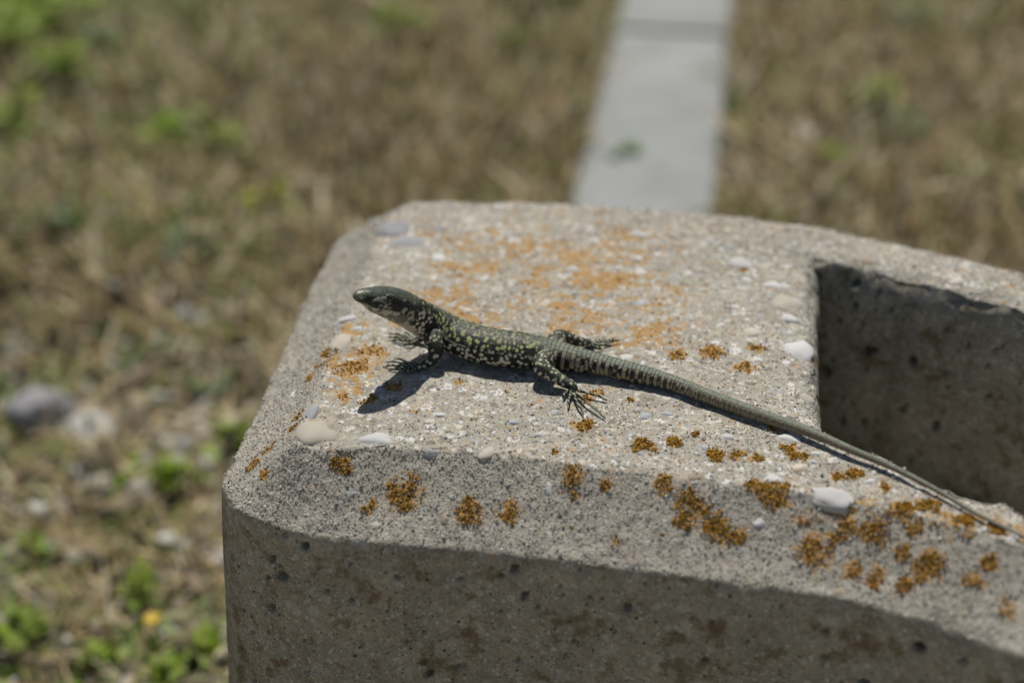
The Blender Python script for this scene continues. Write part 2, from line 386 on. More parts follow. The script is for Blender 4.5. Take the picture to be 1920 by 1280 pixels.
def ico(sub):
    bm = bmesh.new(); bmesh.ops.create_icosphere(bm, subdivisions=sub, radius=1)
    V = np.array([v.co[:] for v in bm.verts]); Fc = np.array([[v.index for v in f.verts] for f in bm.faces]); bm.free(); return V, Fc
def blobs(name, C, rad, pal, mat, parent, sub=1, flat=.6, seed=0, nrm=None, weights=None):
    """many small lumps joined into one mesh"""
    r = np.random.default_rng(seed); n = len(C)
    if sub == 0:
        bv = np.array([(1, 0, 0), (-1, 0, 0), (0, 1, 0), (0, -1, 0), (0, 0, 1), (0, 0, -1)], float)
        bf = np.array([(0, 2, 4), (2, 1, 4), (1, 3, 4), (3, 0, 4), (2, 0, 5), (1, 2, 5), (3, 1, 5), (0, 3, 5)])
    else: bv, bf = ico(sub)
    m = len(bv); S = rad[:, None]*np.c_[r.uniform(.7, 1.3, n), r.uniform(.7, 1.3, n), r.uniform(.8, 1.2, n)*flat]
    A = r.normal(size=(n, 3, 3)); Q = np.linalg.qr(A)[0]
    if nrm is None: ca, sa = np.cos(r.uniform(0, 6.28, n)), np.sin(r.uniform(0, 6.28, n))
    loc = bv[None]*(1 + .22*r.normal(size=(n, m, 1)).clip(-1.4, 1.4))*S[:, None, :]
    if nrm is None or sub == 0: V = np.einsum('nij,nmj->nmi', Q if sub == 0 else Q*.0 + np.stack([np.stack([ca, -sa, 0*ca], 1), np.stack([sa, ca, 0*ca], 1), np.stack([0*ca, 0*ca, 1+0*ca], 1)], 1), loc)
    else:
        t = np.cross(nrm, r.normal(size=(n, 3))); t /= np.linalg.norm(t, axis=1)[:, None]; b = np.cross(nrm, t)
        V = loc[:, :, :1]*t[:, None] + loc[:, :, 1:2]*b[:, None] + loc[:, :, 2:]*nrm[:, None]
    V = V + C[:, None]
    ci = r.choice(len(pal), n, p=weights); c = np.array(pal)[ci]*r.uniform(.75, 1.25, n)[:, None]
    Fc = (bf[None] + (np.arange(n)*m)[:, None, None]).reshape(-1, 3)
    return mesh_np(name, V.reshape(-1, 3)/100, Fc, mat, parent, attrs={'tint': np.repeat(np.clip(c, 0, .85), m, 0)})
m_grav = mat_attr('gravel_tint', rough=.75, var=3., bump_scale=8, bump=.4, dist=.001)
def grav_dens(x, y):
    p = np.c_[x/11., y/11., np.zeros_like(x)]
    return np.clip(.55 + .08*sstep(85, 65, y) - .5*np.exp(-((x + 2)/14)**2 - ((y - 92)/22)**2) + .6*fbm(p, 2, 71), .04, 1)
x, y, z, r = scatter(26000, seed=9, dens=grav_dens)
rad = r.uniform(.14, .38, len(x)) + (r.random(len(x)) < .12)*r.uniform(.1, .5, len(x))
o = blobs('gravel', np.c_[x, y, z + rad*.25], rad, [(.40, .35, .26), (.32, .26, .18), (.48, .43, .36), (.22, .175, .12), (.52, .50, .45), (.34, .33, .32), (.10, .085, .06)], m_grav, None, 1, .65, 4)
tag(o, 'loose gravel and clods scattered through the dry grass', 'gravel', kind='stuff')

# single stones one can pick out through the blur
STONES = [(-17.8,103.5,1.0),(14.0,91.7,.62),(-21.3,79.1,.55),(-19.0,65.6,.5),(-19.5,57.2,.42),(-16.2,49.4,.36),(-30.2,108.9,.7),(-30.4,101.8,.62),(-26.7,100.9,.6),(-16.7,114.8,.5),(22.1,117.9,.8),(25.9,115.3,.7),(31.1,112.8,.75),(31.9,105.3,.7),(18.5,103.1,.6),(18.6,98.9,.8),(22.3,95.4,.85),(25.9,90.9,.6),(-8.8,109.9,.5),(-28.3,117.9,.65),(-16.1,76.6,.45),(-18.0,74.5,.5),(-15.3,63.7,.42),(-19.7,62.4,.4),(27.1,109.9,.6),(30.6,94.6,.6),(-17.3,69.5,.5)]
m_st = mat_pebble('pale_stone', (.40, .385, .345), (.60, .585, .545)); m_stg = mat_pebble('grey_stone', (.22, .21, .21), (.38, .37, .38))
def lump_mesh(name, seed, sub=3, amp=.22, hollow=None):
    V, Fc = ico(sub); d = 1 + amp*fbm(V*1.3 + seed*7.7, 3, seed)
    if hollow is not None:
        h = np.array(hollow)/np.linalg.norm(hollow); d -= .55*sstep(.72, .97, V @ h)
    V = V*d[:, None]; me = bpy.data.meshes.new(name); me.from_pydata(V.tolist(), [], Fc.tolist())
    me.polygons.foreach_set('use_smooth', np.ones(len(Fc), bool)); return me
st_me = [lump_mesh('stone', s + 2) for s in range(4)]
for me in st_me: me.materials.append(m_st)
rs = random.Random(4)
for i, (sx, sy, sr) in enumerate(STONES):
    o = bpy.data.objects.new('stone', st_me[i % 4]); col.objects.link(o)
    zz = float(ground_z(np.array([sx]), np.array([sy]))[0])
    o.location = (sx/100, sy/100, (zz + sr*.3)/100); o.scale = (sr/100*1.1, sr/100*.9, sr/100*.7); o.rotation_euler = (0, 0, rs.uniform(0, 6))
    if sx > 12: tag(o, 'small pale rounded stone in the gravel across the edging from the round weed tuft', 'stone', 'pale stones across the edging')
    elif sy > 90: tag(o, 'small pale rounded stone in the straw around the largest whitish stone', 'stone', 'pale stones in the straw')
    else: tag(o, 'small pale rounded stone on the weedy gravel by the dark grey stone', 'stone', 'pale stones on the weedy gravel')
    if sx == 14.0: o['label'] = 'bright white pebble close beside the edging stone'; del o['group']
    if i == 0:
        o['label'] = 'largest whitish stone beside the green weeds in the straw'; del o['group']
me = lump_mesh('stone', 21, 4, .34); me.materials.append(m_stg)
o = bpy.data.objects.new('stone', me); col.objects.link(o); o.location = (-.221, .668, .007); o.scale = (.016, .011, .012); o.rotation_euler = (.1, .2, .3)
tag(o, 'broad dark grey stone lying against a pale flat one', 'stone')
me = lump_mesh('stone', 23, 4, .30); me.materials.append(m_st)
o = bpy.data.objects.new('stone', me); col.objects.link(o); o.location = (-.199, .660, .003); o.scale = (.011, .013, .006); o.rotation_euler = (.1, -.1, .8)
tag(o, 'pale flat stone beside the broad dark grey one', 'stone')

# weeds
def weed(x, y, rad, hgt, n, pal, label, group, seed, lw=(.35, .7), name='weed_plant'):
    r = np.random.default_rng(seed); z0 = float(ground_z(np.array([x]), np.array([y]))[0])
    e = empty(name, (x/100, y/100, z0/100)); tag(e, label, 'weed', group)
    V, Fc, Ct = [], [], []; SV, SF = [], []
    ns = max(4, n//7)
    for s in range(ns):
        az = r.uniform(0, 6.28); ro = rad*math.sqrt(r.random()); h = hgt*r.uniform(.55, 1.)*(1 - .35*ro/rad)
        tip = np.array([math.cos(az)*ro, math.sin(az)*ro, h]); base = np.array([tip[0]*.12, tip[1]*.12, -.15]); mid = base*.4 + tip*.6; mid[2] += .12*h
        pts = [base, mid, tip]; b0 = len(SV)
        for p in pts:
            for a in range(3): SV.append(p + .045*np.array([math.cos(a*2.09), math.sin(a*2.09), 0]))
        for q in range(2):
            for a in range(3): SF.append((b0+q*3+a, b0+q*3+(a+1) % 3, b0+q*3+3+(a+1) % 3, b0+q*3+3+a))
        for l in range(7):
            f = r.uniform(.25, 1); p = (mid*(1-(f-.5)*2) + tip*(f-.5)*2) if f > .5 else base*(1-f*2) + mid*f*2
            a2 = r.uniform(0, 6.28); el = r.uniform(-.1, .9); d = np.array([math.cos(a2)*math.cos(el), math.sin(a2)*math.cos(el), math.sin(el)])
            sd = np.cross(d, [0, 0, 1]); sd /= np.linalg.norm(sd); up = np.cross(sd, d); L = r.uniform(*lw)*1.9; W = L*r.uniform(.32, .48)
            b = len(V); V += [p, p + d*L*.5 - sd*W + up*.08*L, p + d*L*.5, p + d*L*.5 + sd*W + up*.08*L, p + d*L - up*.12*L]
            Fc += [(b, b+1, b+2), (b, b+2, b+3), (b+1, b+4, b+2), (b+2, b+4, b+3)]
            c = np.array(pal[r.integers(len(pal))])*r.uniform(.75, 1.3); Ct += [c]*5
    mesh_np('foliage', np.array(V)/100, np.array(Fc), m_leafy, e, attrs={'tint': np.array(Ct)})
    mesh_np('stem', np.array(SV)/100, np.array(SF), m_stem, e); return e
k = NT('green_stem'); m_stem = k.finish(k.ramp(k.noise(k.coords(), 3., 3), [(.3, (.08, .10, .03)), (.7, (.14, .15, .06))]), .6)
PG = [(.23, .34, .02), (.17, .27, .015), (.31, .41, .045), (.26, .32, .07)]; PY = [(.37, .41, .02), (.28, .35, .02), (.42, .43, .06)]; PB = [(.20, .28, .13), (.14, .23, .07), (.26, .34, .19)]
W_ = [(-34.7,113.8,3.2,4,110,PG,0),(-32.2,117.9,3.2,4,110,PG,0),(-32.2,100.9,2.4,2.5,80,PG,0),(-28.5,112.8,2.2,3,60,PB,0),(-30.5,107.1,2.6,3.5,90,PG,0),(-36.5,121,3.5,4.5,110,PG,0),
      (-20.6,97.7,2.4,2.6,90,PG,1),(-17.5,96.1,2.2,2.4,80,PG,1),(-22.4,89.9,1.0,1.6,30,PY,2),(-14.2,88.2,1.3,2.,36,PY,2),(-26.2,85.5,2.,2.4,56,PB,2),(-18.0,82.4,1.4,1.8,40,PB,2),
      (-8.4,115.8,2.3,2.6,120,PG,3),(-.4,113.8,1.1,1.6,36,PG,4),(-1.1,105.3,1.2,1.6,36,PG,4),(2.2,94.,1.1,1.6,40,PY,5),(5.0,122.3,1.7,2.6,56,PG,6),
      (23.8,103.5,1.9,2.8,80,PG,7),(24.6,99.3,1.6,2.2,60,PB,7),(19.4,93.9,1.2,1.4,36,PG,8),(28.8,120.1,2.2,2,56,PB,8),(27.2,93.9,1.4,1.2,36,PB,8),
      (-15.4,61.2,1.1,1.6,50,PG,9),(-20.1,57.1,1.1,1.4,40,PG,9),(-15.2,54.4,.9,1.4,40,PG,9),(-19.5,52.1,1.2,1.4,50,PG,9),(-15.8,50.4,.9,1.,40,PG,9),(-11.9,50.4,.7,1.6,36,PG,9),(-12.9,49.0,.9,1.2,50,PG,9),
      (-12.6,64.5,.9,1.6,40,PG,10),(-25.5,70.4,1.,1.6,36,PG,11),(-23.6,64.9,1.,1.6,36,PB,11),(-18.1,72.4,1.4,1.2,40,PB,11),(-14.6,70.4,1.2,1.2,36,PB,11)]
WL = {0: ('bushy bright green weed in the thick patch of weeds on the bare ground', 'thick patch of bright green weeds'),
      1: ('spreading green weed beside the largest whitish stone', 'green weeds by the whitish stone'),
      2: ('thin yellowish green weed standing in brown straw', 'thin weeds in the brown straw'),
      3: ('lone dense rounded tuft of bright green leaves in open straw', None),
      4: ('small green sprig in the straw between round tuft and edging', 'small sprigs near the edging'),
      5: ('yellow green sprig at the side of the edging stone', None),
      6: ('green weed growing against the edging near its joint', None),
      7: ('upright green weed in the gravel across the edging from the straw', 'upright weeds in the gravel across the edging'),
      8: ('low flat green weed in the gravel across the edging', 'low weeds in the gravel across the edging'),
      9: ('small bright green seedling in gravel near the yellow flower', 'green seedlings near the yellow flower'),
      10: ('green weed growing close against the lichen edge of the block', None),
      11: ('dull green low weed among grey stones and gravel', 'dull low weeds among the grey stones')}
OWN = {(-32.2, 100.9): 'low green weed next to two pale stones at the rim of the weed patch', (-28.5, 112.8): 'grey green weed at the edge of the bright green patch',
       (-26.2, 85.5): 'dull blue green weed in straw with wide soft leaves', (-14.2, 88.2): 'yellowish green weed standing in straw near the block',
       (-11.9, 50.4): 'green seedling touching the foot of the block', (-19.5, 52.1): 'wide flat green seedling in the gravel',
       (24.6, 99.3): 'grey green weed beside the upright green one', (-20.1, 57.1): 'green seedling beside a tiny bright white stone', (-15.4, 61.2): 'taller green seedling in gravel away from the yellow flower'}
for i, (wx, wy, wr, wh, wn_, pal, li) in enumerate(W_):
    own = OWN.get((wx, wy)); weed(wx, wy, wr, wh, wn_, pal, own or WL[li][0], None if own else WL[li][1], 100 + i, (.35, .8) if wy > 75 else (.25, .5))
weed(6.4, 94.6, .9, 2.2, 22, PB, 'thin grey green weed leaning over the edging stone', None, 300)
# yellow flower
fz = float(ground_z(np.array([-14.]), np.array([51.3]))[0]); fl = empty('yellow_flower', (-.140, .513, fz/100)); tag(fl, 'single small yellow flower on a thin stalk in the gravel', 'flower')
k = NT('yellow_petal'); m_pet = k.finish(k.ramp(k.noise(k.coords(), 4.), [(.3, (.55, .36, .01)), (.7, (.68, .47, .02))]), .5)
sv = [(.03*math.cos(a*2.09), .03*math.sin(a*2.09), zz) for zz in (0, 1.5) for a in range(3)]
mesh_np('stalk', np.array(sv)/100, np.array([(a, (a+1) % 3, 3+(a+1) % 3, 3+a) for a in range(3)]), m_stem, fl)
for a in range(6):
    c, s = math.cos(a*1.047), math.sin(a*1.047)
    pv = np.array([(0, 0, 1.5), (.18, -.11, 1.6), (.34, -.06, 1.62), (.34, .06, 1.62), (.18, .11, 1.6)]); pv = np.c_[pv[:, 0]*c - pv[:, 1]*s, pv[:, 0]*s + pv[:, 1]*c, pv[:, 2]]
    mesh_np('petal', pv/100, np.array([[0, 1, 2, 3, 4]]), m_pet, fl)

# ------------------------------------------------------------------ the weathered concrete block
PEBBLES=[(-5.12,36.92,20.00,0.54,0.54,'c'),(-3.48,36.54,20.00,0.46,0.27,'w'),(-5.38,37.78,20.00,0.21,0.41,'g'),(-4.84,42.79,19.98,0.33,0.18,'w'),(-4.38,42.15,20.00,0.17,0.16,'w'),(-4.94,41.43,19.99,0.29,0.41,'c'),(7.98,34.09,20.00,0.57,0.33,'w'),(6.52,34.81,20.00,0.24,0.21,'w'),(8.07,41.03,20.00,0.41,0.58,'w'),(8.02,43.57,20.00,0.47,0.45,'c'),(7.05,46.12,20.00,0.41,0.35,'w'),(8.06,42.69,20.00,0.26,0.27,'w'),(6.93,41.98,20.00,0.29,0.26,'c'),(7.85,44.69,20.00,0.29,0.20,'w'),(2.43,49.77,20.00,0.24,0.23,'c'),(4.05,47.96,20.00,0.42,0.19,'w'),(-3.75,48.36,20.00,0.51,0.56,'g'),(-3.29,47.45,20.00,0.64,0.32,'g'),(0.93,34.97,19.60,0.09,0.17,'w'),(-4.14,35.15,19.26,0.34,0.16,'g'),(6.08,33.70,19.50,0.17,0.17,'w'),(-2.12,36.00,19.96,0.19,0.14,'g'),(3.52,37.67,20.00,0.21,0.18,'b'),(4.11,37.75,20.00,0.14,0.11,'b'),(1.83,45.68,20.00,0.16,0.17,'w'),(7.26,36.59,20.00,0.33,0.19,'w'),(7.95,38.6,20.0,0.18,0.3,'c'),(7.67,35.54,20.00,0.11,0.09,'w'),(8.96,34.71,20.00,0.15,0.12,'w'),(11.42,32.77,20.00,0.15,0.12,'w'),(9.87,33.43,20.00,0.14,0.12,'w'),(-1.94,37.65,20.00,0.18,0.12,'w'),(0.69,36.77,20.00,0.13,0.11,'w'),(2.59,41.01,20.00,0.17,0.13,'c'),(-0.19,42.02,20.00,0.18,0.12,'w'),(4.65,46.52,20.00,0.21,0.16,'c'),(-1.24,43.22,20.00,0.17,0.15,'c'),(8.36,43.74,20.00,0.24,0.18,'w'),(7.10,45.02,20.00,0.16,0.14,'w'),(7.34,32.04,18.12,0.13,0.08,'g'),(0.01,37.35,20.00,0.15,0.14,'b')]
CLUMPS=[(-2.78,35.16,19.36,0.52),(-1.06,34.69,19.15,0.40),(-0.10,34.58,19.19,0.35),(-4.37,35.80,19.77,0.30),(1.53,35.24,19.87,0.32),(1.54,34.78,19.57,0.24),(3.81,34.77,19.90,0.32),(4.48,34.19,19.60,0.53),(4.29,33.92,19.40,0.34),(5.09,33.71,19.36,0.42),(5.55,33.52,19.29,0.29),(2.41,34.93,19.80,0.21),(6.49,34.26,19.93,0.48),(6.13,34.63,20.00,0.27),(7.38,32.97,19.22,0.55),(8.86,33.11,19.60,0.39),(8.21,33.36,19.63,0.34),(9.80,33.06,19.80,0.26),(9.98,32.20,19.33,0.46),(8.84,32.23,19.01,0.33),(9.45,31.97,19.01,0.26),(8.28,32.42,19.01,0.28),(2.64,33.66,18.98,0.19),(3.68,33.64,19.12,0.16),(1.45,34.09,19.08,0.11),(-3.66,34.90,19.12,0.22),(10.88,31.73,19.36,0.28),(11.54,30.91,19.12,0.30),(11.31,31.99,19.67,0.25),(7.79,33.17,19.43,0.26),(9.42,32.64,19.43,0.23),(-6.50,35.98,19.26,0.22),(-6.90,36.84,19.15,0.25),(-6.51,37.21,19.43,0.25),(-5.69,37.92,19.90,0.23),(-5.85,37.40,19.83,0.17),(-6.34,38.40,19.50,0.20),(1.83,37.23,20.00,0.31),(3.43,36.33,20.00,0.28),(4.20,36.41,20.00,0.19),(6.43,40.09,20.00,0.30),(6.88,41.09,20.00,0.27),(5.18,35.90,20.00,0.27),(7.36,35.80,20.00,0.27),(7.14,36.15,20.00,0.19),(5.73,35.96,20.00,0.25),(-1.45,39.35,20.00,0.20),(-3.87,38.43,20.00,0.20),(-4.44,40.03,20.00,0.50),(-3.16,39.02,20.00,0.26),(-5.28,41.11,19.87,0.24),(-3.92,40.87,20.00,0.45),(-3.13,42.66,20.00,0.46),(-5.74,40.27,19.67,0.24),(-4.58,38.54,20.00,0.23),(3.16,38.42,20.00,0.14),(5.58,40.84,20.00,0.45),(4.61,40.71,20.00,0.33),(2.04,38.52,20.00,0.23),(2.31,38.79,20.00,0.20),(9.62,33.55,20.00,0.34),(10.20,33.74,20.00,0.29),(11.00,33.20,20.00,0.26),(11.67,32.89,20.00,0.26),(9.28,34.43,20.00,0.24),(8.59,34.98,20.00,0.24),(8.16,34.89,20.00,0.21),(3.72,36.14,20.00,0.14),(1.10,35.98,20.00,0.14),(-0.17,38.80,20.00,0.12),(0.57,38.15,20.00,0.11),(-2.57,37.76,20.00,0.11),(4.71,36.74,20.00,0.14),(6.26,35.67,20.00,0.19),(6.85,37.10,20.00,0.17),(7.05,45.83,20.00,0.23)]
G, N, zone, vis = block_grid()
nv, nu = G.shape[:2]
B = G.reshape(-1, 3); BN = N.reshape(-1, 3); bz = zone.ravel().astype(float)
top = np.zeros((nv, nu)); top[zone == 2] = 1; top[zone == 1] = .42
for _ in range(4): top[1:-1] = .25*top[:-2] + .5*top[1:-1] + .25*top[2:]
zattr = top.ravel()
is_t = sstep(.6, .95, zattr); is_c = np.clip(sstep(.12, .38, zattr) - is_t, 0, 1); is_w = 1 - sstep(.05, .3, zattr)
d = .055*fbm(B/1.7, 3, 1) + .03*fbm(B/.45, 3, 5)*(1 - .6*is_w)
w1 = worley(B/.26, 40); d += is_c*.035*(.5 - w1[0]) + is_t*.022*(.5 - w1[0])
w2 = worley(B/.13, 60); d += is_c*.03*(.5 - w2[0]) + is_t*.012*(.5 - w2[0])
# worn and chipped arrises
Sl = np.concatenate([np.zeros((1, nu)), np.cumsum(np.linalg.norm(np.diff(G, axis=0), axis=2), axis=0)]); rT = int(np.where(zone[:, 0] == 2)[0][0]); rO = int(np.where(zone[:, 0] == 1)[0][0]); rI = int(np.where(zone[:, 0] == 3)[0][0])
eT = np.exp(-((Sl - Sl[rT])/.38)**2).ravel(); eO = np.exp(-((Sl - Sl[rO])/.22)**2).ravel(); eI = np.exp(-((Sl - Sl[rI])/.4)**2).ravel()
d -= (eT*.09*np.clip(fbm(B/.7, 3, 77) + .25, 0, 1) + eO*.14*np.clip(fbm(B/.5, 3, 78) + .1, 0, 1) + eI*.28*np.clip(fbm(B/.8, 3, 79) + .45, 0, 1))
ck = np.exp(-((B[:, 0] - 8.05)**2 + (B[:, 1] - 37.0)**2)/.6**2)*(zone.ravel() >= 2)*(Sl.ravel() > (Sl[rI].min() - 1)); d = np.clip(d, -.2, .2)*(1 - .9*ck)
# air holes left by casting, on the upright faces
pr = np.random.default_rng(12)
cand = np.where((ck < .2) & (is_w > .95) & (B[:, 2] > 11.6) & np.repeat(vis[None] > .5, nv, 0).ravel())[0]
pc = pr.choice(cand, 900, replace=False); rad = np.where(pr.random(900) < .16, pr.uniform(.10, .17, 900), pr.uniform(.05, .09, 900))
for i, rr in zip(pc, rad):
    bi = np.where((np.abs(B[:, 0] - B[i, 0]) < .3) & (np.abs(B[:, 2] - B[i, 2]) < .3) & (np.abs(B[:, 1] - B[i, 1]) < .3))[0]
    q = np.linalg.norm((B[bi] - B[i])*[1, 1, 1.15], axis=1)/rr
    d[bi] -= 2.4*rr*(1 - sstep(.55, 1.15, q))
# lichen density
lf = np.zeros(len(B))
wp = B + .16*np.c_[fbm(B/.35, 2, 90), fbm(B/.35, 2, 91), fbm(B/.35, 2, 92)]
for cx, cy, cz, cr in CLUMPS:
    lf = np.maximum(lf, .8*np.exp(-(((wp[:, 0]-cx)**2 + (wp[:, 1]-cy)**2 + (wp[:, 2]-cz)**2)/(cr*1.15)**2)))
fld = .50*np.exp(-((B[:, 0] - .9)/5.6)**4 - ((B[:, 1] - 44.9)/5.2)**4)*(.84 + .80*fbm(B/.75, 3, 95) + .30*fbm(B/3.5, 2, 99))
fld = np.maximum(fld, .55*np.exp(-((B[:, 0] + 4.6)/1.7)**2 - ((B[:, 1] - 40.5)/4.2)**2)*(.8 + .7*fbm(B/.9, 2, 96)))
fld = np.maximum(fld, .52*np.exp(-((B[:, 1] - 34.8 + .25*(B[:, 0]-4))/1.2)**2)*sstep(1, 8, B[:, 0])*(.75 + .7*fbm(B/.7, 2, 97)))
fld = np.maximum(fld, .22)*(is_t + .75*is_c)
lich = np.maximum(lf*(is_t + is_c > .3), fld)
BD = B + BN*d[:, None]
a, b = np.meshgrid(np.arange(nv-1), np.arange(nu), indexing='ij'); b2 = (b + 1) % nu
Fb = np.stack([a*nu + b, a*nu + b2, (a+1)*nu + b2, (a+1)*nu + b], -1).reshape(-1, 4)
v0, v1, v2 = BD[Fb[5000, 0]], BD[Fb[5000, 1]], BD[Fb[5000, 3]]
if np.dot(np.cross(v1 - v0, v2 - v0), BN[Fb[5000, 0]]) < 0: Fb = Fb[:, ::-1]
block = empty('concrete_block', (.04, .42, 0))
tag(block, 'weathered hollow concrete block with orange lichen under the lizard', 'concrete block')
OFF = np.array([4., 42., 0.])
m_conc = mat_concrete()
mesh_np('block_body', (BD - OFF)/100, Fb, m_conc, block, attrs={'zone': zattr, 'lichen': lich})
# grit standing proud of the weathered faces
gr = np.random.default_rng(33); viscol = np.repeat(vis[None] > .5, nv, 0).ravel()
def pick(mask, n):
    w = np.where(mask & viscol)[0]; return gr.choice(w, min(n, len(w)), replace=False)
m_grit = mat_attr('grit_tint', rough=.85, spec=.25, var=20.)
gi = pick(is_c > .35, 42000); gt = pick((is_t > .8) & (BN[:, 2] > .85), 12000)
P = np.concatenate([BD[gi], BD[gt]]); PN = np.concatenate([BN[gi], BN[gt]])
P = P + gr.normal(scale=.025, size=P.shape)
rad = np.concatenate([gr.uniform(.015, .034, len(gi)), gr.uniform(.015, .035, len(gt))]); big = gr.random(len(rad)) < .03; rad[big] *= 1.7
o = blobs('grit', P - OFF - PN*.010, rad, [(.43, .41, .37), (.38, .365, .33), (.48, .455, .40), (.33, .31, .27), (.60, .57, .51)], m_grit, block, 0, 1., 8)
tag(o, kind='stuff')
# crusty lichen granules
prob = sstep(.40, .62, lich + .55*fbm(B/.17, 3, 130)); wts = prob*(lich > .33)*(is_c*1.0 + is_t*(.45*(lf > .35) + .03))*viscol; wts /= wts.sum()
li = gr.choice(len(B), 12000, p=wts)
P = BD[li] + gr.normal(scale=.03, size=(len(li), 3))
o = blobs('lichen', P - OFF + BN[li]*.004, gr.uniform(.016, .040, len(li)), [(.41, .20, .03), (.31, .15, .018), (.47, .26, .045), (.30, .20, .03), (.21, .11, .02)], mat_attr('lichen_tint', rough=.9, spec=.1, var=15.), block, 0, 1., 9)
tag(o, kind='stuff')
# unseen pale fill added part way up the hollow to bounce light onto its walls
Ic = G[rI + 90]; fc = Ic.mean(0); zf = 12.7
ring = np.c_[Ic[:, :2] + (Ic[:, :2] - fc[:2])*.02, np.full(nu, zf)]; FV = [ring]; 
for f in np.linspace(.9, .1, 9): FV.append(np.c_[fc[:2] + (ring[:, :2] - fc[:2])*f, zf + .3*fbm(np.c_[(fc[:2] + (ring[:, :2] - fc[:2])*f)/1.5, np.zeros(nu)], 3, 401)])
FV = np.array(FV).reshape(-1, 3); a, b = np.meshgrid(np.arange(9), np.arange(nu), indexing='ij'); b2 = (b + 1) % nu
FQ = np.stack([a*nu + b, (a+1)*nu + b, (a+1)*nu + b2, a*nu + b2], -1).reshape(-1, 4)
k = NT('pale_bounce_fill'); co = k.coords()
m_fill = k.finish(k.ramp(k.noise(co, 2.5, 5, .7), [(.3, (.58, .55, .47)), (.7, (.76, .73, .66))]), .95, k.n('Bump', {'Height': k.noise(co, 3., 5), 'Strength': .8, 'Distance': .004}).outputs[0], .1)
mesh_np('bounce_fill', (FV - OFF)/100, FQ, m_fill, block)
# pebbles set in the concrete
pm = {'w': mat_pebble('white_pebble', (.50, .49, .47), (.66, .65, .63)), 'c': mat_pebble('cream_pebble', (.42, .38, .30), (.62, .57, .48)),
      'g': mat_pebble('grey_pebble', (.28, .28, .29), (.42, .42, .42)), 'b': mat_pebble('blue_grey_pebble', (.33, .345, .36), (.48, .50, .51)), 't': mat_pebble('tan_pebble', (.26, .21, .15), (.42, .34, .25))}
meshes = {}
for key in pm:
    meshes[key] = []
    for s in range(4):
        me = lump_mesh('pebble', 40 + s + ord(key), 3, .42); me.materials.append(pm[key]); meshes[key].append(me)
small = {}
for key in pm:
    small[key] = []
    for s in range(3):
        me = lump_mesh('pebble', 70 + s + ord(key), 1, .4); me.materials.append(pm[key]); small[key].append(me)
def set_pebble(me, p, n, ax, ay, th, ang, sink):
    o = bpy.data.objects.new('pebble', me); col.objects.link(o); o.parent = block
    q = Vector(n).to_track_quat('Z', 'Y').to_matrix() @ Matrix.Rotation(ang, 3, 'Z')
    o.matrix_local = Matrix.Translation(Vector((p - OFF)/100) - Vector(n)*(sink/100)) @ q.to_4x4() @ Matrix.Diagonal((ax/100, ay/100, th/100, 1))
pb = random.Random(3)
for i, (x, y, z, w, h, c) in enumerate(PEBBLES):
    j = np.argmin((BD[:, 0]-x)**2 + (BD[:, 1]-y)**2 + (BD[:, 2]-z)**2); n = BN[j].copy(); n /= np.linalg.norm(n)
    th = min(.34, .55*min(w, h) + .05)
    q = Vector(n).to_track_quat('Z', 'Y') @ Vector((1, 0, 0)); ang = -math.atan2(q.y, q.x) + pb.uniform(-.25, .25)
    set_pebble(meshes[c][i % 4], BD[j], n, w*1.12, h*1.12, th, ang, th*(.55 if z > 19.7 else .72))
pi_ = pick((is_t > .9) & (eI < .15) & (BN[:, 2] > .9), 210); pi2 = pick((is_c > .8), 50)
for i, j in enumerate(np.concatenate([pi_, pi2])):
    n = BN[j]/np.linalg.norm(BN[j]); r0 = pb.choice([.07, .08, .09, .1, .11, .13, .16, .2, .24])*(1 if i < 210 else .75)
    c = pb.choice('wwccctttgb'); set_pebble(small[c][i % 3], BD[j], n, r0*pb.uniform(.9, 1.5), r0*pb.uniform(.7, 1.), r0*.55, pb.uniform(0, 6), r0*.55*pb.uniform(.35, .7))

# ------------------------------------------------------------------ the lizard (centimetres, height above the block's top)
SPINE=[
  ((-4.22,39.28,2.70),0.030,0.030),
  ((-4.18,39.28,2.70),0.110,0.090),
  ((-4.10,39.30,2.68),0.175,0.145),
  ((-3.92,39.39,2.62),0.260,0.215),
  ((-3.70,39.51,2.50),0.350,0.290),
  ((-3.41,39.76,2.31),0.430,0.360),
  ((-3.10,40.04,2.03),0.470,0.400),
  ((-2.84,40.35,1.70),0.440,0.410),
  ((-2.57,40.64,1.33),0.440,0.430),
  ((-2.22,40.82,0.95),0.500,0.480),
  ((-1.78,40.81,0.66),0.550,0.480),
  ((-1.19,40.56,0.52),0.580,0.480),
  ((-0.44,40.33,0.47),0.610,0.480),
  ((0.22,40.22,0.45),0.600,0.460),
  ((0.74,40.12,0.44),0.510,0.430),
  ((1.25,40.02,0.40),0.420,0.380),
  ((1.76,39.86,0.36),0.360,0.340),
  ((2.20,39.76,0.32),0.320,0.300),
  ((3.14,39.37,0.29),0.280,0.270),
  ((4.10,38.99,0.24),0.225,0.225),
  ((5.40,38.11,0.21),0.190,0.190),
  ((6.65,37.27,0.19),0.165,0.165),
  ((7.86,36.43,0.19),0.135,0.135),
  ((8.65,35.74,0.20),0.105,0.105),
  ((9.43,35.16,0.16),0.090,0.090),
  ((10.54,34.09,0.10),0.066,0.066),
  ((11.21,33.27,0.08),0.055,0.055),
  ((12.18,32.31,0.07),0.045,0.045),
  ((13.09,31.45,0.05),0.036,0.036),
  ((13.56,30.95,0.04),0.026,0.026),
]
